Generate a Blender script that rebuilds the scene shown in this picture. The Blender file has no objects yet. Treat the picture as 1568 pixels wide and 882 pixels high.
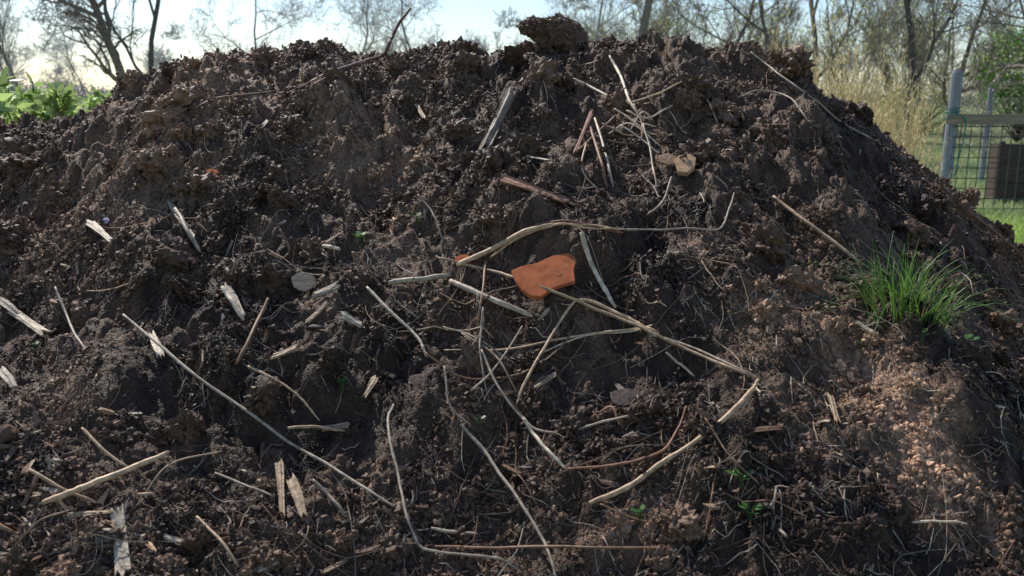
import bpy, math, bmesh, numpy as np
from mathutils import Vector, Matrix
rs = np.random.RandomState(7)
scene = bpy.context.scene
PITCH = math.radians(12.1); CH = 1.4; F = 1358.0
sp, cp = math.sin(PITCH), math.cos(PITCH)

# ---------------------------------------------------------------- noise
def h2(ix, iy, s):
    ix = ix.astype(np.int64).astype(np.uint32); iy = iy.astype(np.int64).astype(np.uint32)
    h = ix*np.uint32(374761393) + iy*np.uint32(668265263) + np.uint32((s*2246822519) & 0xffffffff)
    h = (h ^ (h >> np.uint32(13)))*np.uint32(1274126177)
    h = (h ^ (h >> np.uint32(15)))*np.uint32(2246822519)
    h = h ^ (h >> np.uint32(16))
    return h.astype(np.float64)/4294967295.0
def vn(x, y, s=0):
    fx = np.floor(x); fy = np.floor(y); tx = x-fx; ty = y-fy
    tx = tx*tx*(3-2*tx); ty = ty*ty*(3-2*ty)
    a = h2(fx, fy, s); b = h2(fx+1, fy, s); c = h2(fx, fy+1, s); d = h2(fx+1, fy+1, s)
    return ((a*(1-tx)+b*tx)*(1-ty)+(c*(1-tx)+d*tx)*ty)*2-1
def fbm(x, y, s=0, o=4):
    r = 0; a = 1; t = 0
    for i in range(o):
        r = r+a*vn(x*2**i+i*17.3, y*2**i-i*9.1, s+i); t += a; a *= .5
    return r/t
def worley(x, y, s=0):
    fx = np.floor(x); fy = np.floor(y)
    best = np.full(x.shape, 9.0); rid = np.zeros(x.shape)
    for i in (-1, 0, 1):
        for j in (-1, 0, 1):
            cx = fx+i; cy = fy+j
            d = (cx+h2(cx, cy, s)-x)**2+(cy+h2(cx, cy, s+50)-y)**2
            r = h2(cx, cy, s+99); m = d < best
            best = np.where(m, d, best); rid = np.where(m, r, rid)
    return best, rid
def vn3(P, s=0):
    z = P[:, 2]; fz = np.floor(z); t = z-fz; t = t*t*(3-2*t)
    a = vn(P[:, 0]+fz*31.7, P[:, 1]+fz*17.9, s); b = vn(P[:, 0]+(fz+1)*31.7, P[:, 1]+(fz+1)*17.9, s)
    return a*(1-t)+b*t

# ---------------------------------------------------------------- heap height function
SIL = [(-200, 214), (0, 212), (50, 209), (140, 203), (175, 192), (205, 170), (250, 148), (300, 121), (350, 105), (450, 95), (510, 90),
       (570, 104), (640, 105), (700, 100), (770, 99), (830, 96), (900, 100), (960, 92), (1000, 83), (1050, 93), (1100, 98),
       (1150, 104), (1200, 126), (1240, 163), (1290, 195), (1340, 221), (1400, 267), (1450, 307), (1500, 348), (1568, 411), (1700, 536)]
YC = 3.0
sx = []; sz = []
for u, v in SIL:
    a = (441-v)/F
    dz = YC*math.tan(math.atan(a)-PITCH); D = YC*cp-dz*sp
    sx.append((u-784)/F*D); sz.append(CH+dz)
sx = [-4.6, -3.6, -2.9]+sx+[2.55, 3.2]; sz = [-.2, .5, 1.1]+sz+[.15, -.3]
sx = np.array(sx); sz = np.array(sz)
def HB(x, y):
    zc = (np.interp(x-.03, sx, sz)+np.interp(x, sx, sz)+np.interp(x+.03, sx, sz))/3
    s = YC-y
    drop = np.where(s > 0, .62*(np.sqrt(s*s+.09)-.3), .75*(np.sqrt(s*s+.04)-.2))
    z = zc-drop
    k = np.clip(np.abs(s)/.5, .25, 1)
    rd = 1-np.abs(fbm(x*4.2+2, y*4.2, 14, 3))*2
    fl = 1-.55*np.clip((x-.8)*2.2, 0, 1)
    z = z+k*(.085*fbm(x*1.9+3, y*1.9, 3, 3)+fl*.058*fbm(x*6, y*6, 8, 3)+fl*.026*rd)
    z = z-.08*np.exp(-((x+.14)/.33)**2-((y-2.45)/.25)**2)-.05*np.exp(-((x+1.0)/.3)**2-((y-1.85)/.12)**2)+.05*np.exp(-((x-1.0)/.2)**2-((y-1.75)/.25)**2)
    return z
def H(x, y):
    z = HB(x, y)
    wx = x+.04*fbm(x*14, y*14, 21, 3); wy = y+.04*fbm(x*14+9, y*14, 22, 3)
    flat = (1-.4*np.clip((x-.75)*2.2, 0, 1))*np.clip(y/2.3, .75, 1.2)
    for sc, am, s in ((9, .036, 1), (19, .038, 2), (42, .0180, 3), (100, .0060, 4)):
        d, r = worley(wx*sc, wy*sc, s)
        z = z+flat*am*(r*1.25+.05)*np.clip(1-1.5*d, -.7, 1)*(.6+.7*vn(x*sc*.22, y*sc*.22, s+7))
    z = z+.006*fbm(x*120, y*120, 31, 3)
    return z
def Hn(x, y, f=H, e=.006):
    z = f(x, y); n = np.stack([-(f(x+e, y)-z)/e, -(f(x, y+e)-z)/e, np.ones_like(z)], -1)
    return z, n/np.linalg.norm(n, axis=-1, keepdims=True)
def uv2ray(u, v):
    u = np.asarray(u, float); v = np.asarray(v, float); a = (u-784)/F; b_ = (441-v)/F
    return np.stack([a, cp+b_*sp, -sp+b_*cp], -1)
def hit(u, v, f=H):
    d = uv2ray(u, v); t = np.arange(.9, 3.9, .008)
    P = d[:, None, :]*t[None, :, None]; P[..., 2] += CH
    below = P[..., 2] < f(P[..., 0], P[..., 1]); ok = below.any(1); k = np.argmax(below, 1)
    tt = np.where(ok, t[k]-.004, np.nan)
    R = d*tt[:, None]; R[:, 2] += CH
    return R, ok, d
def pt(u, v, f=H):
    R, ok, d = hit([u], [v], f)
    if not ok[0]:
        R = d*(YC/d[:, 1:2]); R[:, 2] += CH
    return R[0]
DRY = [(pt(u, v, HB), r, a) for u, v, r, a in [(1390, 650, .085, 2.2), (1430, 745, .07, 2.1), (1310, 590, .07, 1.4), (1265, 490, .07, 1.7), (1160, 510, .06, 1.3), (1090, 390, .06, 1.0), (1000, 780, .05, 1.1), (590, 240, .12, .9), (480, 190, .15, .6), (230, 260, .2, .6), (60, 350, .15, .5), (1150, 120, .15, .4), (110, 600, .05, .9), (350, 120, .2, .5), (900, 540, .05, .7), (480, 500, .05, .6), (1240, 660, .05, .9)]]
def soilcol(x, y):
    m = .36+.62*fbm(x*3, y*3, 40, 4)+.20*(y-2.1)-.12*x
    jx = x+.07*fbm(x*11, y*11, 77, 4); jy = y+.07*fbm(x*11+4, y*11, 78, 4)
    for c, r, a in DRY: m = m+a*np.exp(-((jx-c[0])**2+(jy-c[1])**2)/r**2)
    m = np.clip(m, 0, 2.4)[..., None]
    q = np.clip(.5+.9*fbm(x*28, y*28, 44, 3), 0, 1)[..., None]
    wet = np.array([.037, .0205, .0125]); dry = np.array([.180, .108, .067]); red = np.array([.130, .062, .033])
    c = wet*(1-m)+dry*m
    rr = np.clip((x-1.0)*1.2, 0, .65)[..., None]*np.clip(1.6-m, 0, 1)
    c = c*(1-rr)+red*rr*.85
    return np.clip(c, .005, 1)*(.5+q*.95)

# ---------------------------------------------------------------- mesh helper
def mk(name, V, faces, mat, col=None, smooth=False, parent=None):
    me = bpy.data.meshes.new(name)
    V = np.asarray(V, dtype=np.float32)
    me.vertices.add(len(V)); me.vertices.foreach_set('co', V.ravel())
    fl = [np.asarray(f, dtype=np.int32) for f in faces if len(f)]
    idx = np.concatenate([f.ravel() for f in fl])
    sizes = np.concatenate([np.full(len(f), f.shape[1], np.int32) for f in fl])
    st = np.concatenate([[0], np.cumsum(sizes)[:-1]]).astype(np.int32)
    me.loops.add(len(idx)); me.loops.foreach_set('vertex_index', idx)
    me.polygons.add(len(sizes)); me.polygons.foreach_set('loop_start', st)
    me.polygons.foreach_set('use_smooth', np.full(len(sizes), smooth))
    me.update(calc_edges=True)
    if col is not None:
        at = me.color_attributes.new('col', 'FLOAT_COLOR', 'POINT')
        c = np.ones((len(V), 4), np.float32); c[:, :3] = col
        at.data.foreach_set('color', c.ravel())
    me.materials.append(mat)
    ob = bpy.data.objects.new(name, me); scene.collection.objects.link(ob)
    if parent: ob.parent = parent
    return ob
def empty(name):
    e = bpy.data.objects.new(name, None); scene.collection.objects.link(e); return e

# ---------------------------------------------------------------- materials
def mat(name, rough=.7, spec=.5, bump=None, trans=0, cvar=.35, cscale=30, color=None, stretch=None):
    m = bpy.data.materials.new(name); m.use_nodes = True
    nt = m.node_tree; N = nt.nodes; L = nt.links
    b = N['Principled BSDF']; out = N['Material Output']
    b.inputs['Roughness'].default_value = rough; b.inputs['Specular IOR Level'].default_value = spec
    tc = N.new('ShaderNodeTexCoord'); vec = tc.outputs['Object']
    if stretch:
        mp = N.new('ShaderNodeMapping'); mp.inputs['Scale'].default_value = stretch; L.new(vec, mp.inputs[0]); vec = mp.outputs[0]
    if color is None:
        a = N.new('ShaderNodeAttribute'); a.attribute_name = 'col'; src = a.outputs['Color']
    else:
        a = N.new('ShaderNodeRGB'); a.outputs[0].default_value = (*color, 1); src = a.outputs[0]
    n = N.new('ShaderNodeTexNoise'); n.inputs['Scale'].default_value = cscale; n.inputs['Detail'].default_value = 3
    L.new(vec, n.inputs['Vector'])
    mr = N.new('ShaderNodeMapRange'); mr.inputs[1].default_value = .3; mr.inputs[2].default_value = .7
    mr.inputs[3].default_value = 1-cvar; mr.inputs[4].default_value = 1+cvar
    L.new(n.outputs['Fac'], mr.inputs[0])
    mx = N.new('ShaderNodeVectorMath'); mx.operation = 'SCALE'; L.new(src, mx.inputs[0]); L.new(mr.outputs[0], mx.inputs['Scale'])
    L.new(mx.outputs[0], b.inputs['Base Color'])
    if bump:
        prev = None
        for sc, st, ds in bump:
            nn = N.new('ShaderNodeTexNoise'); nn.inputs['Scale'].default_value = sc; nn.inputs['Detail'].default_value = 3
            L.new(vec, nn.inputs['Vector'])
            bp = N.new('ShaderNodeBump'); bp.inputs['Strength'].default_value = st; bp.inputs['Distance'].default_value = ds
            L.new(nn.outputs['Fac'], bp.inputs['Height'])
            if prev: L.new(prev, bp.inputs['Normal'])
            prev = bp.outputs[0]
        L.new(prev, b.inputs['Normal'])
    if trans:
        t = N.new('ShaderNodeBsdfTranslucent'); L.new(mx.outputs[0], t.inputs['Color'])
        ms = N.new('ShaderNodeMixShader'); ms.inputs[0].default_value = trans
        L.new(b.outputs[0], ms.inputs[1]); L.new(t.outputs[0], ms.inputs[2]); L.new(ms.outputs[0], out.inputs['Surface'])
    return m
M_soil = mat('soil', .65, .28, [(200, .9, .006)], cvar=.5, cscale=160)
M_crumb = mat('soil_crumb', .62, .34, None, cvar=.5, cscale=260)
M_straw = mat('dry_stem_mat', .55, .4, [(300, .4, .001)], cvar=.35, cscale=90)
M_wood = mat('wood_chip_mat', .6, .4, [(260, .6, .0015)], cvar=.4, cscale=150)
M_bark = mat('bark_mat', .85, .2, cvar=.3, cscale=6)
M_leaf = mat('leaf_mat', .5, .4, trans=.5, cvar=.25, cscale=3)
M_grass = mat('grass_blade_mat', .45, .4, trans=.45, cvar=.2, cscale=20)
M_reed = mat('dry_grass_mat', .6, .3, trans=.35, cvar=.25, cscale=8)
M_terra = mat('terracotta_mat', .9, .1, [(60, .25, .003), (500, .5, .0012)], cvar=.22, cscale=35, color=(.47, .145, .062))
M_stone = mat('stone_mat', .85, .2, [(120, .5, .002)], cvar=.3, cscale=60)
M_post = mat('post_mat', .7, .3, [(20, .4, .01)], cvar=.3, cscale=12, color=(.24, .25, .28), stretch=(4, 4, .4))
M_rail = mat('rail_mat', .8, .3, [(20, .4, .01)], cvar=.3, cscale=12, color=(.30, .24, .18), stretch=(.5, 4, 4))
M_board = mat('board_mat', .8, .3, [(20, .4, .01)], cvar=.35, cscale=10, color=(.085, .06, .045), stretch=(.5, 4, 5))
M_wire = mat('wire_mat', .5, .5, color=(.05, .065, .06))
M_rope = mat('rope_mat', .7, .3, color=(.02, .20, .16))
M_blue = mat('plastic_mat', .4, .5, color=(.03, .05, .18))

M_ground = bpy.data.materials.new('meadow_mat'); M_ground.use_nodes = True
nt = M_ground.node_tree; N = nt.nodes; L = nt.links; b = N['Principled BSDF']; b.inputs['Roughness'].default_value = .95
b.inputs['Specular IOR Level'].default_value = .1
tc = N.new('ShaderNodeTexCoord'); n = N.new('ShaderNodeTexNoise'); n.inputs['Scale'].default_value = .6; n.inputs['Detail'].default_value = 10
n.inputs['Roughness'].default_value = .7
L.new(tc.outputs['Object'], n.inputs['Vector']); cr = N.new('ShaderNodeValToRGB')
cr.color_ramp.elements[0].position = .35; cr.color_ramp.elements[0].color = (.12, .155, .055, 1)
cr.color_ramp.elements[1].position = .65; cr.color_ramp.elements[1].color = (.28, .30, .16, 1)
L.new(n.outputs['Fac'], cr.inputs[0]); L.new(cr.outputs[0], b.inputs['Base Color'])
bp = N.new('ShaderNodeBump'); n2 = N.new('ShaderNodeTexNoise'); n2.inputs['Scale'].default_value = 25; L.new(tc.outputs['Object'], n2.inputs['Vector'])
bp.inputs['Distance'].default_value = .05; L.new(n2.outputs['Fac'], bp.inputs['Height']); L.new(bp.outputs[0], b.inputs['Normal'])

# ---------------------------------------------------------------- ground sheet
g = np.concatenate([-np.geomspace(600, 4, 18), [-2, 0, 2], np.geomspace(4, 600, 18)])
X, Y = np.meshgrid(g, g); Z = .04*fbm(X*.3, Y*.3, 5, 2)*(np.hypot(X, Y) > 8)
n_ = len(g); I = np.arange(n_*n_).reshape(n_, n_)
Q = np.stack([I[:-1, :-1], I[:-1, 1:], I[1:, 1:], I[1:, :-1]], -1).reshape(-1, 4)
mk('ground', np.stack([X, Y, Z], -1).reshape(-1, 3), [Q], M_ground)

# ---------------------------------------------------------------- heap
xs = np.concatenate([np.arange(-4.6, -2.05, .03), np.arange(-2.05, 2.15, .0048), np.arange(2.15, 3.25, .03)])
ys = np.concatenate([np.arange(.1, 1.05, .03), np.arange(1.05, 2.0, .0036), np.arange(2.0, 3.3, .005), np.arange(3.3, 5.6, .03)])
X, Y = np.meshgrid(xs, ys); Z = H(X, Y)
ny, nx = X.shape; I = np.arange(nx*ny).reshape(ny, nx)
Q = np.stack([I[:-1, :-1], I[:-1, 1:], I[1:, 1:], I[1:, :-1]], -1).reshape(-1, 4)
Zf = Z.ravel(); Q = Q[(Zf[Q] > -.12).any(1)]
mk('compost_heap', np.stack([X, Y, Z], -1).reshape(-1, 3), [Q], M_soil, soilcol(X, Y).reshape(-1, 3), smooth=True)

# ---------------------------------------------------------------- crumbs and clods
def ico(sub):
    bm = bmesh.new(); bmesh.ops.create_icosphere(bm, subdivisions=sub, radius=1)
    v = np.array([q.co[:] for q in bm.verts]); f = np.array([[w.index for w in q.verts] for q in bm.faces]); bm.free(); return v, f
def randrot(n):
    q = rs.normal(size=(n, 4)); q /= np.linalg.norm(q, axis=1, keepdims=True); w, x, y, z = q.T
    return np.stack([np.stack([1-2*(y*y+z*z), 2*(x*y-z*w), 2*(x*z+y*w)], -1), np.stack([2*(x*y+z*w), 1-2*(x*x+z*z), 2*(y*z-x*w)], -1),
                     np.stack([2*(x*z-y*w), 2*(y*z+x*w), 1-2*(x*x+y*y)], -1)], 1)
SHC = pt(833, 423, HB)
def sample(n, y0=1.08, y1=3.35, mask=None, ex=1.0):
    y = y0*(y1/y0)**rs.rand(n*2); x = (rs.rand(n*2)*2-1)*(.66*y+.12)
    p = .12+.88*np.clip(.5+1.5*fbm(x*7, y*7, 60, 3), 0, 1)
    if mask is not None: p = p*mask(x, y)
    p = p*(np.hypot((x-SHC[0])/(.085*ex), (y-SHC[1])/(.09*ex)) > 1)
    k = rs.rand(len(x)) < p/p.max(); return x[k][:n], y[k][:n]
CP = []; CR = []; CC = []
x, y = sample(100000); r = .0013+.0042*rs.rand(len(x))**2.6
r = r*np.clip(y/2.2, .6, 1.4)
z, nn = Hn(x, y); CP.append(np.stack([x, y, z], -1)+nn*(r*.5)[:, None]); CR.append(r)
tone = .55+1.0*rs.rand(len(x), 1); tone[rs.rand(len(x)) < .06] *= 2.0  # a few pale dry crumbs, brightened in colour to stand for specular glints
CC.append(soilcol(x, y)*tone)
ax_, ay_ = sample(1300, 1.1, 3.3, ex=1.4)
for i in range(len(ax_)):
    m = rs.randint(15, 70); sg = rs.uniform(.006, .025)*np.clip(ay_[i]/2.2, .6, 1.3)
    dx = rs.normal(size=m).clip(-1.6, 1.6)*sg; dy = rs.normal(size=m).clip(-1.6, 1.6)*sg
    z = H(ax_[i]+dx, ay_[i]+dy); up = sg*1.3*np.exp(-(dx*dx+dy*dy)/(1.2*sg*sg))*rs.rand(m)
    CP.append(np.stack([ax_[i]+dx, ay_[i]+dy, z+up], -1)); CR.append(.0018+.0060*rs.rand(m)**1.8)
    CC.append(soilcol(ax_[i:i+1], ay_[i:i+1])*(.8+.7*rs.rand())*(.6+.9*rs.rand(m, 1)))
vi, fi = ico(4)
cx, cy = sample(440, 1.1, 3.2, ex=1.5); cr_ = (.010+.030*rs.rand(len(cx))**2.0)*np.clip(cy/2.2, .65, 1.3)
cz, cn = Hn(cx, cy, HB, .03); cz = H(cx, cy)
CV = []; CF = []; CCol = []; off = 0
for i in range(len(cx)):
    c = np.array([cx[i], cy[i], cz[i]])+cn[i]*cr_[i]*.05; seed = i*7.7; V0 = vi
    d = 1+.5*vn3(V0*1.6+seed, 3)+.4*vn3(V0*3.7+seed, 4)+.3*np.abs(vn3(V0*8+seed, 5))+.2*vn3(V0*17+seed, 6)
    P = ((V0*d[:, None]*(.6+.7*rs.rand(3)))@randrot(1)[0].T)*cr_[i]+c
    CV.append(P); CF.append(fi+off); off += len(P)
    sc = soilcol(cx[i:i+1], cy[i:i+1])[0]*(.9+.8*rs.rand())
    CCol.append(np.tile(sc, (len(P), 1))*(.7+.6*rs.rand(len(P), 1)))
    m = int(60+80*cr_[i]/.02); k = rs.randint(0, len(P), m)
    CP.append(P[k]); CR.append((.0015+.0042*rs.rand(m)**2)); CC.append(sc*(.6+.9*rs.rand(m, 1)))
mk('soil_clods', np.concatenate(CV), [np.concatenate(CF)], M_crumb, np.concatenate(CCol), smooth=False)
CP = np.concatenate(CP); CR = np.concatenate(CR); CC = np.concatenate(CC)
def scatter_ico(name, P, R, C, m):
    v, f = ico(1); n = len(P); nv = 24
    T = np.stack([v*(1+.45*rs.normal(size=(len(v), 1)).clip(-1, 1))*(.5+.9*rs.rand(3)) for _ in range(nv)])
    tv = T[rs.randint(0, nv, n)]; V = np.einsum('nij,nkj->nki', randrot(n), tv)*R[:, None, None]+P[:, None, :]
    Fc = f[None]+(np.arange(n)*len(v))[:, None, None]
    return mk(name, V.reshape(-1, 3), [Fc.reshape(-1, 3)], m, np.repeat(C, len(v), 0), smooth=False)
scatter_ico('soil_crumbs', CP, CR, CC, M_crumb)

vb, fb = ico(5)
def lumps(name, specs, col, ylay=YC-.05, nc=1300):
    V = []; Fs = []; o = 0
    for (u, v, rpx, dy, an) in specs:
        d = uv2ray(u, v); t = (ylay+dy)/d[1]; c = d*t; c[2] += CH
        P = c+((vb*(1+.2*vn3(vb*1.7+u, 3)+.2*vn3(vb*4+u, 4)+.18*np.abs(vn3(vb*9+u, 5))+.12*vn3(vb*20, 6))[:, None])*np.array(an))*rpx/F*ylay
        V.append(P); Fs.append(fb+o); o += len(P)
    V = np.concatenate(V)
    k = rs.randint(0, len(V), nc); v, f = ico(1); n = len(k)
    tv = v[None]*(1+.3*rs.normal(size=(n, len(v), 1)))*(.002+.006*rs.rand(n, 1, 1)**2)+V[k][:, None]
    Fk = f[None]+(np.arange(n)*len(v))[:, None, None]+len(V)
    V = np.concatenate([V, tv.reshape(-1, 3)])
    mk(name, V, [np.concatenate(Fs+[Fk.reshape(-1, 3)])], M_crumb, np.tile(col, (len(V), 1))*(.6+.8*rs.rand(len(V), 1)), smooth=False)
lumps('soil_clod', [(854, 54, 27, 0, (1.1, 1, .85)), (818, 41, 17, -.02, (1.2, 1, .72)), (840, 76, 20, .02, (1.2, 1, .7)), (868, 62, 17, -.03, (1, 1, .9))], np.array([.15, .092, .06]))

# ---------------------------------------------------------------- tubes
def frames(d):
    d = d/np.maximum(np.linalg.norm(d, axis=-1, keepdims=True), 1e-9)
    a = np.where(np.abs(d[..., 2:3]) > .9, np.array([1., 0, 0]), np.array([0, 0, 1.]))
    s = np.cross(d, a); s /= np.linalg.norm(s, axis=-1, keepdims=True); return s, np.cross(s, d)
def segs(P0, P1, R0, R1, k=4):
    s, t = frames(P1-P0); a = np.arange(k)*2*np.pi/k
    o = s[:, None]*np.cos(a)[None, :, None]+t[:, None]*np.sin(a)[None, :, None]
    V = np.concatenate([P0[:, None]+o*R0[:, None, None], P1[:, None]+o*R1[:, None, None]], 1)
    n = len(P0); i = np.arange(k); j = (i+1) % k
    q = np.stack([i, j, j+k, i+k], -1)[None]+(np.arange(n)*2*k)[:, None, None]
    return V.reshape(-1, 3), q.reshape(-1, 4)
def polytube(P, R, k=6):
    n = len(P); d = np.gradient(P, axis=0); s, t = frames(d); a = np.arange(k)*2*np.pi/k
    V = P[:, None]+(s[:, None]*np.cos(a)[None, :, None]+t[:, None]*np.sin(a)[None, :, None])*R[:, None, None]
    I = np.arange(n*k).reshape(n, k); J = np.roll(I, -1, 1)
    q = np.stack([I[:-1], J[:-1], J[1:], I[1:]], -1).reshape(-1, 4)
    Vc = np.concatenate([V.reshape(-1, 3), P[:1], P[-1:]])
    i = np.arange(k); t3 = np.concatenate([np.stack([np.full(k, n*k), (i+1) % k, i], -1), np.stack([np.full(k, n*k+1), (n-1)*k+i, (n-1)*k+(i+1) % k], -1)])
    return Vc, q, t3
TAN = (.50, .34, .205); PALE = (.62, .50, .36); BRN = (.22, .125, .072); RED = (.28, .135, .08); GREY = (.38, .30, .22)
STEMS = [
 ([(440,145),(490,118),(540,98),(582,86)], 4, BRN, 'crest'),
 ([(190,483),(240,525),(310,580),(380,630),(440,675),(500,710),(560,748),(605,775)], 5, GREY),
 ([(65,770),(120,750),(180,725),(258,692)], 10, TAN),
 ([(600,620),(594,655),(605,710),(618,765),(635,825),(655,840),(720,850),(770,857),(800,878)], 4.5, GREY),
 ([(705,650),(740,690),(775,740),(810,790),(838,840),(852,884)], 5.5, GREY),
 ([(902,768),(960,745),(1010,712),(1060,680),(1110,640),(1145,605),(1162,582)], 8.5, TAN),
 ([(1164,580),(1100,555),(1040,530),(990,505),(940,485),(880,460),(800,430),(740,410),(670,396)], 5.5, TAN),
 ([(1160,577),(1100,550),(1040,525),(1000,512)], 3.5, PALE),
 ([(1010,512),(985,500),(950,482),(905,462),(880,458)], 6, TAN),
 ([(985,500),(920,510),(850,520),(780,535),(680,537)], 3.5, TAN),
 ([(1000,498),(960,508),(900,512),(830,540)], 3, PALE),
 ([(890,355),(905,400),(925,440),(942,470)], 8, PALE),
 ([(595,435),(640,428),(690,420)], 9, GREY), ([(700,408),(760,380),(800,355),(850,342)], 8, TAN), ([(750,395),(800,362),(850,345),(900,345),(950,352)], 4, TAN), ([(820,345),(870,340),(920,350),(955,356)], 4, RED), ([(860,342),(900,350),(950,350)], 3, TAN),
 ([(690,430),(740,452),(815,485)], 9, GREY),
 ([(560,440),(600,478),(640,520),(652,545)], 5, PALE),
 ([(950,352),(1010,352),(1060,350),(1102,350),(1115,320),(1127,290)], 3.2, GREY),
 ([(1185,300),(1230,335),(1280,370),(1318,402)], 6, TAN),
 ([(935,85),(950,120),(965,155),(985,185)], 4.5, PALE), ([(877,122),(915,140),(960,162)], 4.5, PALE), ([(960,160),(1010,140),(1045,125)], 3, TAN),
 ([(910,180),(925,230),(942,285)], 4, PALE), ([(905,195),(920,250),(930,290)], 5, RED), ([(880,235),(910,205),(945,175)], 4, RED), ([(985,190),(1000,250),(1005,290)], 3, PALE),
 ([(950,190),(985,215),(1010,235)], 3, PALE), ([(900,215),(890,260),(925,300)], 3, TAN), ([(960,170),(990,180),(1030,160)], 3, PALE), ([(955,175),(990,200),(1015,210)], 2.5, TAN), ([(965,200),(985,170),(1000,185)], 2.5, PALE), ([(940,165),(975,185),(1005,195)], 2.5, PALE),
 ([(920,190),(960,205),(1000,200)], 2.5, TAN), ([(930,205),(965,190),(1015,225)], 2.5, PALE), ([(890,200),(935,215),(990,225)], 2.5, BRN), ([(970,160),(985,195),(975,225)], 2.5, TAN),
 ([(735,535),(760,590),(800,640),(830,660),(880,658),(930,645),(985,632)], 4, GREY),
 ([(868,718),(950,712),(1010,692),(1035,660),(1050,620)], 4.5, RED),
 ([(800,640),(830,680),(868,718)], 6, PALE),
 ([(380,562),(420,582),(450,600),(490,645)], 4, TAN), ([(1150,80),(1190,110),(1245,150),(1290,185),(1335,210)], 3, GREY),
 ([(880,460),(860,490),(830,540),(800,590),(790,620)], 4.5, TAN), ([(650,540),(700,575),(750,580),(800,570),(850,540),(880,500)], 3.5, BRN),
 ([(700,560),(740,500),(730,450)], 3, GREY), ([(680,500),(730,520),(790,560)], 3, GREY), ([(705,510),(760,545),(790,600)], 3, TAN), ([(720,600),(760,560),(800,500)], 3, GREY),
 ([(650,835),(750,840),(850,838),(930,838),(1022,840)], 4.5, BRN), ([(268,320),(285,350),(305,385)], 7, GREY), ([(1395,800),(1440,799),(1482,803)], 4, PALE),
 ([(125,655),(160,690),(200,718)], 5, TAN), ([(1445,300),(1500,335),(1568,395)], 5, BRN), ([(1030,270),(1015,310),(990,330)], 4, GREY),
 ([(340,440),(355,462),(372,490)], 7, PALE), ([(555,420),(540,385),(580,430)], 5, BRN), ([(745,400),(740,440),(730,500)], 4, BRN), ([(680,560),(690,620),(720,650)], 3, GREY),
 ([(740,470),(735,530),(745,600)], 3, GREY), ([(1020,540),(1045,560),(1062,577)], 4, PALE), ([(1080,640),(1120,700),(1160,740)], 3, BRN), ([(360,560),(385,510),(410,455)], 6, BRN),
 ([(45,720),(100,750),(150,770)], 6, TAN), ([(20,840),(60,800),(110,780)], 4, BRN), ([(330,725),(370,740),(420,760)], 4, GREY), ([(480,735),(510,765),(530,790)], 6, GREY), ([(220,760),(260,710),(340,690)], 3, TAN),
 ([(300,790),(340,830),(365,868)], 5, TAN), ([(440,655),(480,656),(530,660)], 5, TAN), ([(660,808),(700,815),(730,817)], 5, PALE), ([(1190,745),(1185,770),(1170,780)], 4, GREY), ([(950,650),(935,625),(905,640)], 4, RED),
 ([(640,300),(665,330),(680,370)], 3, GREY), ([(495,375),(510,380),(522,384)], 6, PALE), ([(430,350),(445,380),(430,400)], 3, BRN), ([(480,130),(520,108),(560,95)], 3, BRN), ([(300,165),(340,150),(420,140)], 3, BRN),
 ([(1045,130),(1080,150),(1100,190)], 3, TAN), ([(1130,150),(1160,140),(1210,150),(1240,190)], 3, GREY), ([(920,770),(960,790),(1000,800)], 3, BRN), ([(85,440),(110,500),(135,545)], 4, GREY),
]
def catmull(P, m=10):
    P = np.asarray(P, float); E = np.concatenate([[2*P[0]-P[1]], P, [2*P[-1]-P[-2]]]); out = []
    for i in range(1, len(E)-2):
        t = np.linspace(0, 1, m, endpoint=False)[:, None]; a, b_, c, d = E[i-1], E[i], E[i+1], E[i+2]
        out.append(.5*((2*b_)+(c-a)*t+(2*a-5*b_+4*c-d)*t*t+(3*b_-a-3*c+d)*t**3))
    return np.concatenate(out+[P[-1:]])
def stem(px, w, col, extra3=None, name='dry_stem', k=7):
    px = np.array(px, float); px = px+rs.normal(size=px.shape)*.8
    C = catmull(px, 9)
    C = C+np.stack([fbm(np.arange(len(C))*.2, np.full(len(C), px[0][0]*.7), 3, 2), fbm(np.arange(len(C))*.2+50, np.full(len(C), px[0][1]*.7), 4, 2)], -1)*1.6
    R, ok, d = hit(C[:, 0], C[:, 1])
    alt = d*(YC/d[:, 1:2]); alt[:, 2] += CH; R = np.where(ok[:, None], R, alt)
    tt = np.linalg.norm(R-[0, 0, CH], axis=1)/np.linalg.norm(d, axis=1)
    p = np.pad(tt, 4, mode='edge'); t2 = np.min(np.stack([p[i:i+len(tt)] for i in range(9)]), 0)
    t2 = np.convolve(np.pad(t2, 6, mode='edge'), np.ones(13)/13, 'valid')-.010-w*.0005
    R = d*t2[:, None]; R[:, 2] += CH
    rad = w/2/F*t2*np.interp(np.linspace(0, 1, len(R)), [0, .1, .85, 1], [.75, 1, .9, .55])*(1+.07*rs.normal(size=len(R)))
    if extra3 is not None:
        R = np.concatenate([R, extra3]); rad = np.concatenate([rad, np.linspace(.0062, .003, len(extra3))])
    V, q, t3 = polytube(R, rad, k)
    cc = np.array(col)*(.75+.5*rs.rand())
    sec = 1+.3*fbm(np.arange(len(R))*.5, np.full(len(R), px[0][0]), 9, 2)
    C4 = np.tile(cc, (len(V), 1))*(.8+.4*rs.rand(len(V), 1)); C4[:len(R)*k] *= np.repeat(sec, k)[:, None]
    return mk(name, V, [q, t3], M_straw, C4, smooth=True)
for s in STEMS:
    if len(s) == 4:
        e = []
        for (u, v) in catmull([(590,82),(600,58),(612,34),(622,22),(629,12)], 4):
            d = uv2ray(u, v); t = 2.82/d[1]; q = d*t; q[2] += CH; e.append(q)
        stem(s[0], 6, (.16, .08, .06), np.array(e), 'twig')
    else: stem(s[0], s[1]*1.0, s[2], name='twig' if s[1] > 6.5 else 'dry_stem')

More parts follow.
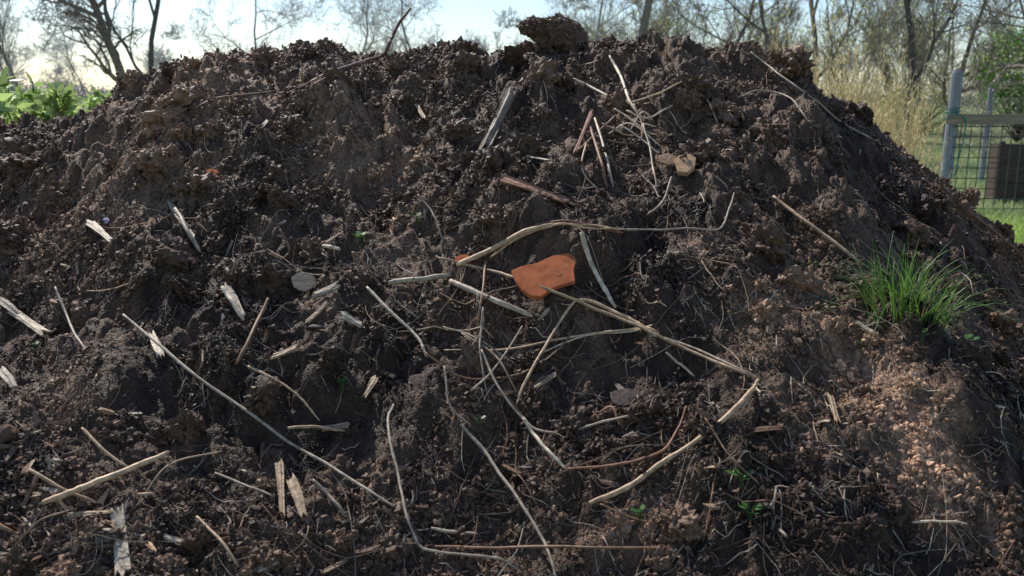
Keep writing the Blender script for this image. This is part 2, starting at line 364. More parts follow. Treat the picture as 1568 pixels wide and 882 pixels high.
# ---------------------------------------------------------------- straw and fibre litter
def litter(name, n, Lr, Rr, cols, wts, mask=None, lift=.004, tilt=.25, m=M_straw, npt=5):
    x, y = sample(n, 1.08, 3.3, mask); n = len(x); th = rs.rand(n)*2*np.pi
    ln = Lr[0]+(Lr[1]-Lr[0])*rs.rand(n)**2.5; rd = Rr[0]+(Rr[1]-Rr[0])*rs.rand(n)**2
    cur = rs.normal(size=n)*.8; pts = []; a = th.copy(); px = x.copy(); py = y.copy()
    tl = np.abs(rs.normal(size=n))*tilt
    for i in range(npt):
        f = max(i/(npt-1)-.3, 0)
        z = np.maximum(HB(px, py)*.25+H(px, py)*.75, H(px, py)-.002)+lift+rd+tl*ln*f
        pts.append(np.stack([px, py, z], -1)); px = px+np.cos(a)*ln/(npt-1); py = py+np.sin(a)*ln/(npt-1)*.85; a = a+cur/(npt-1)+rs.normal(size=n)*.1
    zz = np.stack([p[:, 2] for p in pts])
    if npt > 5:
        for _ in range(2):
            z2 = zz.copy(); z2[1:-1] = np.maximum(zz[1:-1], .5*(zz[:-2]+zz[2:])); zz = z2
        for i in range(npt): pts[i][:, 2] = zz[i]
    ci = rs.choice(len(cols), n, p=wts); cc = np.array(cols)[ci]*(.6+.7*rs.rand(n, 1)); Vs = []; Qs = []; Cs = []; o = 0
    for i in range(npt-1):
        V, q = segs(pts[i], pts[i+1], rd*(1 if i else .7), rd*(1 if i < npt-2 else .5), 4)
        Vs.append(V); Qs.append(q+o); o += len(V); Cs.append(np.repeat(cc, 8, 0))
    mk(name, np.concatenate(Vs), [np.concatenate(Qs)], m, np.concatenate(Cs))
DK = (.06, .036, .024)
litter('straw_fibre_litter', 20000, (.008, .075), (.0004, .0013), [DK, BRN, RED, GREY, PALE], [.32, .31, .06, .23, .08])
cmask = lambda x, y: .2+np.exp(-((x-.1)/.55)**2-((y-1.85)/.5)**2)+.3*np.clip(-x, 0, 1)*(y < 2.1)
litter('loose_dry_stems', 950, (.05, .28), (.0005, .0015), [BRN, RED, GREY, TAN, PALE, DK], [.26, .04, .30, .18, .08, .14], cmask, .009, .08, npt=9)
def chip_verts(n, L_, W, T):
    b0 = np.array([[-1, -1, -1], [1, -1, -1], [1, 1, -1], [-1, 1, -1], [-1, -1, 1], [1, -1, 1], [1, 1, 1], [-1, 1, 1]])*.5
    V = np.tile(b0[None], (n, 1, 1)).astype(float); V += rs.uniform(-.22, .22, V.shape)
    V[:, :, 1] *= np.where(V[:, :, 0] > 0, .35+.65*rs.rand(n, 1), 1)
    V[:, :, 0] *= L_[:, None]; V[:, :, 1] *= W[:, None]; V[:, :, 2] *= T[:, None]; return V
BF = np.array([[0, 3, 2, 1], [4, 5, 6, 7], [0, 1, 5, 4], [1, 2, 6, 5], [2, 3, 7, 6], [3, 0, 4, 7]])
wm = lambda x, y: .12+np.clip((2.3-y)*1.1, 0, 1.3)*np.clip(.55-x*.9, .12, 1.4)
def chips(name, n, L0, L1, pal, w):
    x, y = sample(n, 1.08, 3.2, wm); n = len(x); ln = L0+(L1-L0)*rs.rand(n)**2.4; W = ln*(.1+.22*rs.rand(n)); T = W*(.25+.4*rs.rand(n))
    V = chip_verts(n, ln, W, T); z, nn = Hn(x, y, H, .012); nn = nn+rs.normal(size=nn.shape)*.3; nn /= np.linalg.norm(nn, axis=1, keepdims=True)
    a = rs.normal(size=(n, 3)); a -= (a*nn).sum(1, keepdims=True)*nn; a /= np.linalg.norm(a, axis=1, keepdims=True); b_ = np.cross(nn, a)
    P = V[..., 0:1]*a[:, None]+V[..., 1:2]*b_[:, None]+V[..., 2:3]*nn[:, None]+(np.stack([x, y, z+.004], -1)+nn*T[:, None]*.5)[:, None]
    c = np.array(pal)[rs.choice(len(pal), n, p=w)]*(.55+.8*rs.rand(n, 1))
    mk(name, P.reshape(-1, 3), [(BF[None]+(np.arange(n)*8)[:, None, None]).reshape(-1, 4)], M_wood, np.repeat(c, 8, 0))
chips('wood_chip_mulch', 5200, .005, .042, [TAN, PALE, BRN, RED, GREY, DK], [.15, .05, .34, .06, .18, .22])

def piece(name, a, b_, w, col, th=.3, m=M_wood, curl=0.0):
    A = pt(*a); B = pt(*b_); n0 = np.array([0, -.5, .87]); A = A+n0*.012; B = B+n0*.014
    ax = B-A; L0 = np.linalg.norm(ax); ax /= L0; s = np.cross(n0, ax); s /= np.linalg.norm(s); nn = np.cross(ax, s)
    wid = w/F*np.linalg.norm((A+B)/2-[0, 0, CH])*.45; NA = 9; NW = 6
    ph = rs.rand()*9; V = []
    e0 = rs.uniform(-.12, .1, NW); e1 = rs.uniform(-.1, .14, NW)
    for lay in (1, -1):
        for i in range(NA):
            t = i/(NA-1)
            wl = wid*(.95+.22*math.sin(t*4+ph)-.25*t*(ph > 4.5)); wr = wid*(.9+.2*math.sin(t*3+ph*2))
            for j in range(NW):
                q = j/(NW-1)*2-1; tt = t+(e0[j]*(1-t)+e1[j]*t)*(.5+abs(t-.5))
                V.append(A+ax*L0*tt+s*((wl if q < 0 else wr)*q+wid*.3*math.sin(t*2.5+ph))+nn*(wid*th*(lay*(1-.35*q*q)+.25*math.sin(q*5+ph))+curl*wid*q*q+wid*.25*math.sin(t*3+ph)))
    V = np.array(V)+rs.normal(size=(len(V), 3))*wid*.03; I = np.arange(NA*NW).reshape(NA, NW); Q = []
    for i in range(NA-1):
        for j in range(NW-1):
            Q.append([I[i, j], I[i, j+1], I[i+1, j+1], I[i+1, j]]); o = NA*NW; Q.append([o+I[i, j], o+I[i+1, j], o+I[i+1, j+1], o+I[i, j+1]])
    o = NA*NW; ring = [I[0, j] for j in range(NW)]+[I[i, -1] for i in range(1, NA)]+[I[-1, j] for j in range(NW-2, -1, -1)]+[I[i, 0] for i in range(NA-2, 0, -1)]
    for i in range(len(ring)): a0, b0 = ring[i], ring[(i+1) % len(ring)]; Q.append([b0, a0, a0+o, b0+o])
    cj = np.tile(np.tile(rs.uniform(.65, 1.2, NW), NA), 2)[:, None]
    mk(name, V, [np.array(Q)], m, np.array(col)*.8*cj*(.85+.3*rs.rand(len(V), 1)))
for a, b_, w, c in [((138,348),(172,374),13,PALE),((2,465),(30,490),11,GREY),((25,485),(70,514),14,PALE),((5,572),(22,600),12,PALE),((236,515),(246,555),13,PALE),((348,445),(372,488),11,PALE),
    ((428,715),(434,790),13,TAN),((446,738),(464,792),16,TAN),((182,785),(196,882),22,PALE),((402,585),(414,610),15,TAN),((490,664),(534,656),12,TAN),((483,458),(518,442),15,GREY),((524,490),(556,504),16,PALE),
    ((418,552),(456,538),11,TAN),((1310,500),(1332,514),8,PALE),((470,500),(500,472),9,TAN),((820,600),(850,578),9,TAN),((112,797),(172,791),9,TAN),((1150,666),(1192,664),9,BRN),
    ((575,585),(560,612),12,TAN),((248,826),(285,836),9,PALE),((395,878),(425,866),12,PALE),((495,880),(530,868),10,TAN),((60,738),(40,780),8,BRN),((1268,612),(1280,650),10,TAN),((640,165),(650,188),8,TAN),((805,246),(840,252),6,PALE)]:
    piece('wood_chip', a, b_, w, c)
piece('bark_strip', (784,146), (745,232), 20, (.24, .175, .13), .5, M_wood)
piece('bark_strip', (768,284), (860,312), 20, (.50, .26, .165), .25, M_wood, .3)
piece('bark_strip', (262,318), (300,372), 10, GREY, .3)
piece('bark_strip', (905,178), (880,240), 8, RED, .3)

def slab(name, poly, m, th=.012, col=None, nup=(0, -.62, .78), lift=.012, m_=2, bow=.0005):
    cxy = np.mean(poly, 0); n0 = np.array(nup, float); n0 /= np.linalg.norm(n0); C = pt(*cxy)
    hp, _, _ = hit([p[0]*.8+cxy[0]*.2 for p in poly], [p[1]*.8+cxy[1]*.2 for p in poly]); C = C+n0*(max(0, np.percentile((hp-C)@n0, 90))+lift)
    top = []
    for u, v in catmull(np.array(poly+[poly[0]]), m_)[:-1]:
        d = uv2ray(u, v); t = np.dot(C-[0, 0, CH], n0)/np.dot(d, n0); p = d*t; p[2] += CH; top.append(p)
    top = np.array(top); k = len(top); ctr = top.mean(0)
    rings = [ctr+(top-ctr)*.5+n0*bow, ctr+(top-ctr)*.965+n0*bow*.4, top-n0*th*.18, top-n0*th, ctr+(top-ctr)*.5-n0*th]
    rings = [r+rs.normal(size=r.shape)*.00015 for r in rings]
    V = np.concatenate(rings+[[ctr+n0*bow*1.2], [ctr-n0*th]]); Q = []; T = []
    for r in range(4):
        for i in range(k): Q.append([r*k+i, r*k+(i+1) % k, (r+1)*k+(i+1) % k, (r+1)*k+i])
    for i in range(k): T.append([5*k, (i+1) % k, i]); T.append([5*k+1, 4*k+i, 4*k+(i+1) % k])
    mk(name, V, [np.array(Q), np.array(T)], m, None if col is None else np.tile(col, (len(V), 1)), smooth=False)
slab('terracotta_shard', [(783,414),(798,407),(822,402),(846,391),(866,387),(878,388),(883,398),(879,412),(881,430),(864,435),(846,441),(828,455),(812,453),(800,444),(790,430)], M_terra, .009, m_=1, lift=.008, nup=(.02, -.60, .80))
slab('terracotta_shard', [(697,393),(712,389),(724,396),(712,404),(699,402)], M_terra, .006)
slab('terracotta_shard', [(312,262),(325,258),(336,264),(322,269)], M_terra, .004)
slab('dead_leaf', [(446,425),(460,417),(478,420),(484,434),(468,446),(450,440)], M_stone, .002, (.17, .145, .12))
slab('dead_leaf', [(440,180),(452,175),(461,181),(450,187)], M_wood, .002, (.28, .13, .07))
slab('plastic_scrap', [(156,336),(163,332),(168,338),(162,343)], M_blue, .002)
slab('dead_leaf', [(935,600),(962,594),(980,606),(960,622),(938,616)], M_wood, .002, (.12, .08, .06))
slab('sandstone_chip', [(1032,245),(1040,237),(1055,235),(1066,241),(1064,254),(1052,264),(1038,262)], M_stone, .014, (.55, .33, .19), nup=(-.1, -.65, .75), m_=1, lift=.006)
slab('bark_flake', [(1006,238),(1022,234),(1036,239),(1036,250),(1024,252),(1012,248)], M_wood, .006, (.34, .20, .12), m_=1)
vs, fs = ico(3)
def stone(u, v, rp, col, an=(1.3, .9, .7), name='stone'):
    c = pt(u, v); d = np.linalg.norm(c-[0, 0, CH]); r = rp/F*d
    P = vs*(1+.3*vn3(vs*1.3+u, 1)+.16*vn3(vs*3+v, 2))[:, None]*np.array(an)*r+c+np.array([0, -.3, .6])*r*.5
    mk(name, P, [fs], M_stone, np.tile(col, (len(P), 1)), smooth=False)
stone(14, 668, 12, (.12, .07, .05), (1, 1, 1))
for i in range(12):
    u = rs.uniform(20, 1500); v = rs.uniform(250, 860); stone(u, v, rs.uniform(1.5, 2.8), (.26, .22, .18) if i % 2 else (.18, .12, .08), name='pebble')

# ---------------------------------------------------------------- blades / leaves
def blades(base, height, lean, width, n=4, droop=.6):
    N_ = len(base); rows = []; side = np.stack([-lean[:, 1], lean[:, 0], np.zeros(N_)], -1)
    sl = np.linalg.norm(side, axis=1, keepdims=True); side = side/np.maximum(sl, 1e-6)
    rnd = rs.rand(N_)*2*np.pi; side = side*.7+np.stack([np.cos(rnd), np.sin(rnd), 0*rnd], -1)*.5
    for i in range(n+1):
        t = i/n; off = np.concatenate([lean*(t**1.7)*height[:, None], (height*(t-droop*(t**3)*np.linalg.norm(lean, axis=1)*.6))[:, None]], 1)
        w = width*(1-t**1.8)*.5+.0001; p = base+off
        rows += [p-side*w[:, None], p+side*w[:, None]]
    V = np.stack(rows, 1).reshape(-1, 3); q = np.array([[2*i, 2*i+1, 2*i+3, 2*i+2] for i in range(n)])
    return V, (q[None]+(np.arange(N_)*2*(n+1))[:, None, None]).reshape(-1, 4), 2*(n+1)
def leaves(P, size, up=.3, asp=.45):
    n = len(P); R = randrot(n); a = R[:, 0]; b_ = R[:, 1]; a = a+np.array([0, 0, up]); a /= np.linalg.norm(a, axis=1, keepdims=True)
    s = size[:, None]; V = np.stack([P, P+a*s*.5+b_*s*asp*.5, P+a*s, P+a*s*.5-b_*s*asp*.5], 1)
    return V.reshape(-1, 3), np.arange(n*4).reshape(n, 4)
c = pt(1386, 458); N_ = 300
ang = rs.rand(N_)*2*np.pi; rr = .065*np.sqrt(rs.rand(N_))
base = c+np.stack([np.cos(ang)*rr*1.2, np.sin(ang)*rr, np.zeros(N_)], -1); base[:, 2] = HB(base[:, 0], base[:, 1])-.0
lean = np.stack([np.cos(ang), np.sin(ang)], -1)*(.15+.95*rs.rand(N_, 1))+rs.normal(size=(N_, 2))*.2
V, q, k = blades(base, .06+.15*rs.rand(N_)**.9, lean, .0022+.0016*rs.rand(N_), 6, 1.0)
cc = np.array([.12, .24, .045])*(.5+.8*rs.rand(N_, 1)); cc[rs.rand(N_) < .08] = (.3, .26, .12)
mk('grass_tuft', V, [q], M_grass, np.repeat(cc, k, 0))
def seedling(u, v, n=5, s=.011, name='seedling'):
    c = pt(u, v)+np.array([0, -.003, .008]); an = rs.rand(n)*6.28; P = c+np.stack([np.cos(an)*.004, np.sin(an)*.004, .008+.008*rs.rand(n)], -1); Vs = []; Fs = []
    for i in range(n):
        d = np.array([math.cos(an[i]), math.sin(an[i])*.8, .35]); d /= np.linalg.norm(d); sd = np.cross(d, [0, 0, 1]); L1 = s*(.7+.6*rs.rand())
        poly = [P[i], P[i]+d*L1*.4+sd*L1*.35, P[i]+d*L1*.85+sd*L1*.28, P[i]+d*L1, P[i]+d*L1*.85-sd*L1*.28, P[i]+d*L1*.4-sd*L1*.35]
        Fs.append([len(Vs)+j for j in range(6)]); Vs += poly
    V2, q2 = segs(np.tile(c-[0, 0, .01], (n, 1)), P, np.full(n, .0008), np.full(n, .0006), 4)
    mk(name, np.concatenate([np.array(Vs), V2]), [np.array(Fs), q2+len(Vs)], M_grass, np.tile((.09, .21, .05), (len(Vs)+len(V2), 1)))
for u, v, n, s in [(553,375,8,.018),(55,540,4,.012),(525,600,6,.014),(1135,745,4,.02),(1146,797,6,.02),(640,345,4,.014),(285,310,5,.014),(1480,532,4,.018),(680,440,3,.012),(980,800,5,.012),(630,160,4,.012),(1410,525,4,.016),(735,655,4,.01),(1320,540,3,.01)]:
    seedling(u, v, n, s)
N_ = 95; bx = rs.uniform(-2.38, -1.48, N_); by = rs.uniform(3.12, 3.7, N_); bz = HB(bx, by)
hh = 1.425+.035*np.sin((bx+2.3)*7)+rs.uniform(-.09, .06, N_)-.05*np.clip(bx+1.8, 0, 1)*2-.05*np.clip(-1.95-bx, 0, 1)*2; lp = []
tops = np.stack([bx+rs.normal(size=N_)*.04, by+rs.normal(size=N_)*.04, hh], -1)
V1, q1 = segs(np.stack([bx, by, bz], -1), tops, np.full(N_, .004), np.full(N_, .002), 5)
for i in range(N_):
    t = rs.uniform(.55, 1.0, 32)[:, None]; lp.append(np.array([bx[i], by[i], bz[i]])*(1-t)+tops[i]*t)
lp = np.concatenate(lp); V2, q2 = leaves(lp, rs.uniform(.035, .09, len(lp)), .1, .36)
pc = np.concatenate([np.tile((.12, .2, .05), (len(V1), 1)), np.repeat(np.array([.44, .58, .20])*(.5+.75*rs.rand(len(lp), 1)), 4, 0)])
mk('nettle_plant', np.concatenate([V1, V2]), [q1, q2+len(V1)], M_grass, pc)

# ---------------------------------------------------------------- trees
def gen_tree(seed, Ht, r0, trunk=.3, levels=5, spread=.75, up=.25, nch=(6, 5, 5, 4, 4), lean=(0, 0), wob=.14):
    r = np.random.RandomState(seed); S = []; tips = []
    stack = [(np.zeros(3), np.array([lean[0], lean[1], 1.]), Ht, r0, 0)]
    while stack:
        p, d, ln, rad, lv = stack.pop(); d = d/np.linalg.norm(d); ns = (9, 6, 4, 3, 2, 2)[lv]; pts = [p]; ds = [d]; rads = [rad]
        for i in range(ns):
            d = d+r.normal(size=3)*wob*(1+.4*lv)+np.array([0, 0, up*.25]); d /= np.linalg.norm(d)
            p2 = p+d*ln/ns; r2 = rad*(1-.72*(i+1)/ns) if lv < levels else rad*(1-.5*(i+1)/ns)
            S.append((p, p2, rads[-1], r2)); p = p2; pts.append(p); ds.append(d); rads.append(r2)
        if lv < levels:
            for c_ in range(nch[lv]):
                t = r.uniform(trunk if lv == 0 else .2, 1.0); k = min(int(t*ns), ns-1); f = t*ns-k
                q = pts[k]*(1-f)+pts[k+1]*f; rq = rads[k]*(1-f)+rads[k+1]*f
                a = r.normal(size=3); dd = ds[k+1]; a -= a.dot(dd)*dd; a /= np.linalg.norm(a)
                nd = dd*(1-spread*.45)+a*spread*r.uniform(.7, 1.2)+np.array([0, 0, up*.3])
                stack.append((q, nd, ln*r.uniform(.38, .62)*(1 if lv else .95-.35*t), max(rq*.62, .004), lv+1))
        else: tips += pts[1:]
    P0 = np.array([s[0] for s in S]); P1 = np.array([s[1] for s in S]); R0 = np.array([s[2] for s in S]); R1 = np.array([s[3] for s in S])
    return P0, P1, R0, R1, np.array(tips)
def place(T, pos, rot, sc, minr):
    c_, s_ = math.cos(rot), math.sin(rot); M = np.array([[c_, -s_, 0], [s_, c_, 0], [0, 0, 1]])
    P0, P1, R0, R1, tp = T
    return (P0@M.T)*sc+pos, (P1@M.T)*sc+pos, np.maximum(R0*sc, minr), np.maximum(R1*sc, minr), (tp@M.T)*sc+pos
def trees(name, items, leafn, leafcol, leafsz, bark, minr=.006):
    Vs = []; Qs = []; Cs = []; o = 0
    for T, pos, rot, sc in items:
        P0, P1, R0, R1, tp = place(T, np.array(pos, float), rot, sc, minr)
        V, q = segs(P0, P1, R0, R1, 4); Vs.append(V); Qs.append(q+o); o += len(V); Cs.append(np.tile(np.array(bark)*rs.uniform(.8, 1.2), (len(V), 1)))
    me = mk(name, np.concatenate(Vs), [np.concatenate(Qs)], M_bark, np.concatenate(Cs))
    if leafn:
        Vs = []; Cs = []
        for T, pos, rot, sc in items:
            tp = place(T, np.array(pos, float), rot, sc, minr)[4]; n = int(leafn*rs.uniform(.6, 1.3)); k = rs.randint(0, len(tp), n)
            P = tp[k]+rs.normal(size=(n, 3))*.05; V, q = leaves(P, leafsz*rs.uniform(.6, 1.4, n), .1, .6); Vs.append(V)
            Cs.append(np.repeat(np.array(leafcol)*(.6+.8*rs.rand(n, 1))*rs.uniform(.75, 1.25), 4, 0))
        V = np.concatenate(Vs); mk('leaves', V, [np.arange(len(V)).reshape(-1, 4)], M_leaf, np.concatenate(Cs), parent=me)
def gx(u, y): return (u-784)/F*y/cp*.96
T1 = gen_tree(11, 7.6, .19, .20, 5, .9, .35, (9, 7, 5, 5, 3)); T2 = gen_tree(5, 9.5, .10, .2, 4, .6, .4, (6, 6, 5, 4), lean=(.12, 0)); T3 = gen_tree(23, 8, .10, .12, 4, .75, .3, (10, 6, 6, 4))
T4 = gen_tree(31, 6, .06, .05, 3, .55, .5, (12, 8, 6)); T5 = gen_tree(44, 10, .16, .3, 4, .8, .2, (9, 6, 6, 4)); T6 = gen_tree(57, 5, .045, .03, 3, .6, .6, (13, 8, 6))
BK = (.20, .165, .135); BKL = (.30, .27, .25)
trees('bare_tree', [(T1, (gx(192, 28), 28, 0), .4, .95)], 300, (.28, .28, .10), .05, BK)
trees('bare_tree', [(T2, (gx(236, 26), 26, 0), 2.2, .95)], 0, None, 0, (.11, .095, .09))
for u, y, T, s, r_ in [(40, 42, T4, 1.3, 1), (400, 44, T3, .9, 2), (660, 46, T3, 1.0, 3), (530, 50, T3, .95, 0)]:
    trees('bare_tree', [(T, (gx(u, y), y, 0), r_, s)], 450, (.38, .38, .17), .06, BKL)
for u, y, T, s, r_, b_ in [(985, 26, T5, .95, 1.3, BK), (1095, 34, T3, 1.0, .4, BK), (1190, 30, T3, 1.0, 2, BK), (1250, 28, T2, 1.0, 4, BK), (1385, 21, T2, .9, 5, (.11, .095, .085)), (1450, 30, T3, 1.0, 5, BK), (890, 42, T3, 1.0, 1, BKL)]:
    trees('budding_tree', [(T, (gx(u, y), y, 0), r_, s)], 2300, (.55, .60, .14), .06, b_)
TT = [T3, T4, T6, T4]
trees('distant_trees', [(TT[rs.randint(4)], (gx(u, y), y, 0), rs.rand()*6, rs.uniform(.6, 1.0)) for u, y in zip(rs.uniform(-60, 900, 30), rs.uniform(55, 105, 30))], 150, (.40, .41, .25), .09, (.42, .41, .41), .009)  # bark and leaf colours lightened and greyed to paint in distance haze
trees('woodland_edge', [(TT[rs.randint(4)], (gx(u, y), y, 0), rs.rand()*6, rs.uniform(.65, 1.1)) for u, y in zip(rs.uniform(840, 1640, 30), rs.uniform(36, 75, 30))], 1000, (.52, .56, .18), .08, (.30, .26, .22), .008)
T7 = gen_tree(77, 6, .10, .25, 4, 1.0, .05, (9, 7, 6, 5)); trees('blossom_tree', [(T7, (gx(1630, 14), 14, 0), 1, .85)], 3500, (.80, .78, .70), .035, BK, .004)
def bush(name, c, R, n, col, sz):
    d = rs.normal(size=(n, 3)); d /= np.linalg.norm(d, axis=1, keepdims=True); rr = (.55+.5*rs.rand(n))*(1+.25*vn3(d*3+c[0], 1)+.15*vn3(d*7, 2))
    P = np.array(c)+d*rr[:, None]*np.array(R); P = P[P[:, 2] > 0]; V, q = leaves(P, sz*rs.uniform(.6, 1.4, len(P)), .2, .5)
    k = 30; V2, q2 = segs(np.tile([c[0], c[1], 0.], (k, 1)), P[:k], np.full(k, .03), np.full(k, .008), 4)
    C_ = np.concatenate([np.repeat(np.array(col)*(.5+.9*rs.rand(len(P), 1)), 4, 0), np.tile((.08, .06, .04), (len(V2), 1))])
    mk(name, np.concatenate([V, V2]), [q, q2+len(V)], M_leaf, C_)
bush('evergreen_bush', (gx(1562, 29), 29, 2.3), (1.5, 1.4, 1.5), 13000, (.15, .34, .05), .09)
bush('hawthorn_bush', (gx(1400, 36), 36, 1.0), (2.2, 1.5, 1.2), 6000, (.40, .44, .13), .07)
bush('hawthorn_bush', (gx(1260, 34), 34, 1.0), (2.4, 1.5, 1.2), 6000, (.42, .44, .14), .07)
n = 30000; hx = rs.uniform(-130, 110, n); hy = 135+rs.uniform(-3, 3, n); top = 2.2+1.7*fbm(hx*.08, hx*0, 70, 4)+.8*vn(hx*1.1, hx*0, 4)
P = np.stack([hx, hy, np.abs(top)*rs.rand(n)**.7], -1); V, q = leaves(P, rs.uniform(.25, .6, n), .3, .6)
mk('distant_hedgerow', V, [q], M_leaf, np.repeat(np.array([.27, .27, .29])*(.7+.5*rs.rand(n, 1)), 4, 0))  # grey-blue leaf colour carries painted aerial haze

# ---------------------------------------------------------------- grasses behind
n = 50000; y = 6+20*rs.rand(n)**1.3; u = rs.uniform(1330, 1680, n); x = (u-784)/F*y; k = (HB(x, y) < 0) | (y > 5.2); x = x[k]; y = y[k]; n = len(x)
hgt = .05+.08*rs.rand(n)+.16*np.clip(fbm(x*.7, y*.7, 80, 2)+.1, 0, 1)*(y < 10)+.32*(y < 9.0)*rs.rand(n); an = rs.rand(n)*6.28
V, q, k = blades(np.stack([x, y, 0*x], -1), hgt, np.stack([np.cos(an), np.sin(an)], -1)*(.2+.5*rs.rand(n, 1)), .006+.006*rs.rand(n), 3, .6)
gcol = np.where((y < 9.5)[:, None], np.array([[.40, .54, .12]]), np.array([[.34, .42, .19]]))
mk('meadow_grass', V, [q], M_grass, np.repeat(gcol*(.55+.8*rs.rand(n, 1)), k, 0))
n = 600; y = rs.uniform(4.6, 8.0, n); u = 1150+270*rs.rand(n)**.7; x = (u-784)/F*y*.98
hgt = np.interp(u, [1150, 1200, 1300, 1400, 1450], [1.42, 1.52, 1.44, 1.22, 1.0])+rs.normal(size=n)*.20
Vs = []; Qs = []; o = 0; an = rs.rand(n)*6.28; ln = rs.uniform(.02, .22, n); prev = np.stack([x, y, 0*x], -1); heads = []
for i in range(1, 6):
    t = i/5; p = np.stack([x+np.cos(an)*ln*t**2*1.3, y+np.sin(an)*ln*t**2, hgt*t], -1); V, q = segs(prev, p, np.full(n, .0036-.0004*i), np.full(n, .0034-.0004*i), 4)
    Vs.append(V); Qs.append(q+o); o += len(V)
    if i == 5:
        for s_ in range(16): f = rs.uniform(0, 1, (n, 1)); heads.append(prev*(1-f)+p*f)
    prev = p
heads = np.concatenate(heads); V, q = leaves(heads, rs.uniform(.015, .045, len(heads)), 1.3, .2); Vs.append(V); Qs.append(q+o); o += len(V)
k2 = 2000; ii = rs.randint(0, n, k2); bb = np.stack([x[ii], y[ii], 0*x[ii]], -1)+np.stack([rs.normal(size=k2)*.1, rs.normal(size=k2)*.1, 0*rs.rand(k2)], -1); a2 = rs.rand(k2)*6.28
V, q, kk = blades(bb, hgt[ii]*rs.uniform(.3, .85, k2), np.stack([np.cos(a2), np.sin(a2)], -1)*(.15+.35*rs.rand(k2, 1)), rs.uniform(.004, .009, k2), 5, .8); Vs.append(V); Qs.append(q+o)
V = np.concatenate(Vs); mk('tall_dry_grass', V, [np.concatenate(Qs)], M_reed, np.tile((.74, .61, .34), (len(V), 1))*(.8+.3*rs.rand(len(V), 1)))

# ---------------------------------------------------------------- fence
fe = empty('wire_fence')
def zat(v, y): return CH+y*math.tan(math.atan((441-v)/F)-PITCH)
def xat(u, v, y): return (u-784)/F*(y*cp-(zat(v, y)-CH)*sp)
FY = 11.0
def pole(name, p0, p1, r0, r1, m, k=14, par=fe):
    p0 = np.array(p0, float); p1 = np.array(p1, float); tt = np.array([0, .03, .25, .5, .75, .985, 1.0]); P = p0+(p1-p0)*tt[:, None]
    R = (r0+(r1-r0)*tt)*np.array([1, 1, .98, 1.02, .99, 1, .86]); V, q, t3 = polytube(P, R, k); return mk(name, V, [q, t3], m, smooth=False, parent=par)
px_ = xat(1455, 200, FY)
pole('post', (px_, FY, -.1), (px_+.02, FY, zat(108, FY)), .074, .068, M_post)
pole('post_2', (xat(1511, 200, 15), 15, -.1), (xat(1511, 200, 15), 15, zat(134, 15)), .05, .045, M_post)
def box(name, lo, hi, m, par, bev=.006):
    bm = bmesh.new(); bmesh.ops.create_cube(bm, size=1); lo = np.array(lo); hi = np.array(hi)
    for v in bm.verts: v.co = Vector((lo+hi)/2+np.array(v.co[:])*(hi-lo))
    bmesh.ops.bevel(bm, geom=bm.edges[:], offset=bev, segments=2, affect='EDGES'); me = bpy.data.meshes.new(name); bm.to_mesh(me); bm.free(); me.materials.append(m)
    ob = bpy.data.objects.new(name, me); scene.collection.objects.link(ob); ob.parent = par; return ob
zr = zat(182, FY)
box('top_rail', (xat(1442, 182, FY), FY-.13, zr-.06), (px_+3.2, FY-.085, zr+.06), M_rail, fe)
P0 = []; P1 = []
for z_ in np.arange(.06, zr-.05, .125): P0.append((px_, FY-.07, z_)); P1.append((px_+3.2, FY-.07, z_))
for x_ in np.arange(px_+.1, px_+3.2, .125): P0.append((x_, FY-.064, .02)); P1.append((x_, FY-.064, zr+.02))
P0 = np.array(P0); P1 = np.array(P1); V, q = segs(P0, P1, np.full(len(P0), .0065), np.full(len(P0), .0065), 5); mk('wire_mesh', V, [q], M_wire, parent=fe)
V, q, t3 = polytube(catmull([(px_-.15, FY-.1, zr-.02), (px_-.02, FY-.16, zr+.05), (px_+.1, FY-.15, zr-.02), (px_+.08, FY-.17, zr-.3), (px_+.02, FY-.16, zr-.7)], 6), np.full(25, .008), 6); mk('rope_tie', V, [q, t3], M_rope, parent=fe)
a_ = np.linspace(0, 2*np.pi*3, 40); Pc = np.stack([px_+np.cos(a_)*.088, FY+np.sin(a_)*.088, zr+.02+a_*.006], -1); V, q, t3 = polytube(Pc, np.full(40, .008), 6); mk('rope_wrap', V, [q, t3], M_rope, parent=fe)
bx_ = empty('wooden_planter_box'); BY = 12.0; x0 = xat(1527, 255, BY); ztop = zat(220, BY); DP = .25
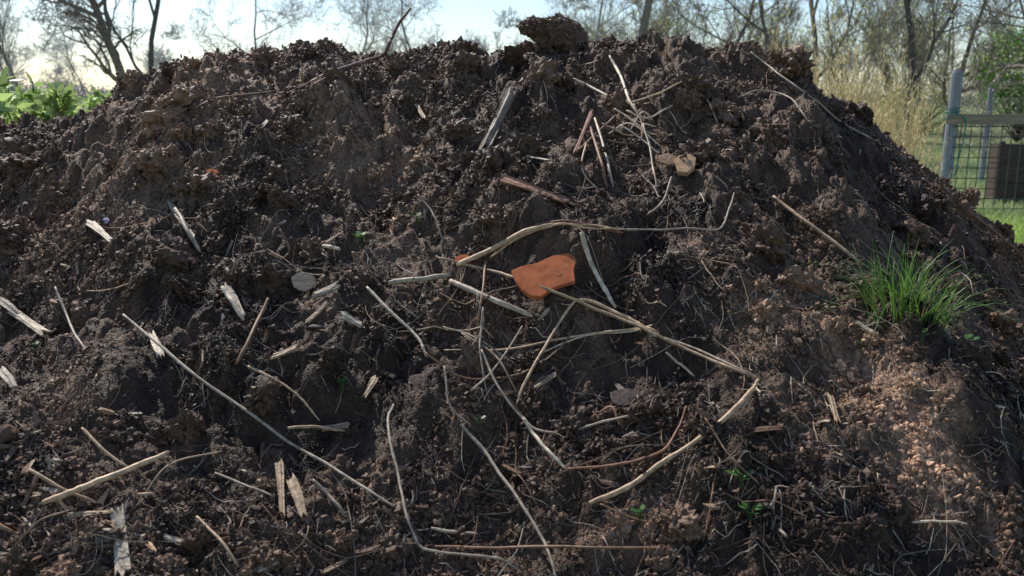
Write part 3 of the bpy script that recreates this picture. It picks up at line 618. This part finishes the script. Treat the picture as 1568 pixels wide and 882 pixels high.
for i in range(3):
    z0 = .02+i*(ztop-.02)/3; box('front_board_%d' % i, (x0, BY, z0), (x0+1.3, BY+.03, z0+(ztop-.02)/3-.006), M_board, bx_); box('side_board_%d' % i, (x0+.002, BY+.032, z0), (x0+.03, BY+DP, z0+(ztop-.02)/3-.006), M_board, bx_)
box('corner_post', (x0+.035, BY+.035, 0), (x0+.10, BY+.10, ztop+.03), M_board, bx_); box('corner_post_2', (x0+1.2, BY+.035, 0), (x0+1.28, BY+.10, ztop+.03), M_board, bx_)
box('back_board', (x0+.035, BY+DP-.03, .02), (x0+1.3, BY+DP, ztop-.02), M_board, bx_)

# ---------------------------------------------------------------- light, sky, camera
EL = math.radians(46); AZ = math.radians(-34)
sd = Vector((math.sin(AZ)*math.cos(EL), math.cos(AZ)*math.cos(EL), math.sin(EL)))
sl = bpy.data.lights.new('sun', 'SUN'); sl.energy = 5; sl.angle = math.radians(.5); sl.color = (1, .95, .87)
so = bpy.data.objects.new('sun', sl); so.rotation_euler = (-sd).to_track_quat('-Z', 'Y').to_euler(); scene.collection.objects.link(so)
w = bpy.data.worlds.new('World'); scene.world = w; w.use_nodes = True
bg = w.node_tree.nodes['Background']; sk = w.node_tree.nodes.new('ShaderNodeTexSky'); sk.sky_type = 'NISHITA'; sk.sun_disc = False
sk.sun_elevation = EL; sk.sun_rotation = AZ % (2*math.pi); sk.air_density = 1.0; sk.dust_density = .7; sk.ozone_density = 3.5
w.node_tree.links.new(sk.outputs[0], bg.inputs[0]); bg.inputs[1].default_value = .15
scene.view_settings.view_transform = 'Standard'; scene.view_settings.look = 'None'; scene.view_settings.exposure = 0
cam = bpy.data.cameras.new('camera'); cam.sensor_width = 36; cam.lens = 18/math.tan(math.radians(30)); cam.clip_end = 2000; cam.clip_start = .05
cam.dof.use_dof = True; cam.dof.focus_distance = 2.15; cam.dof.aperture_fstop = 6.3
co = bpy.data.objects.new('camera', cam); co.location = (0, 0, CH); co.rotation_euler = (math.pi/2-PITCH, 0, 0); scene.collection.objects.link(co); scene.camera = co
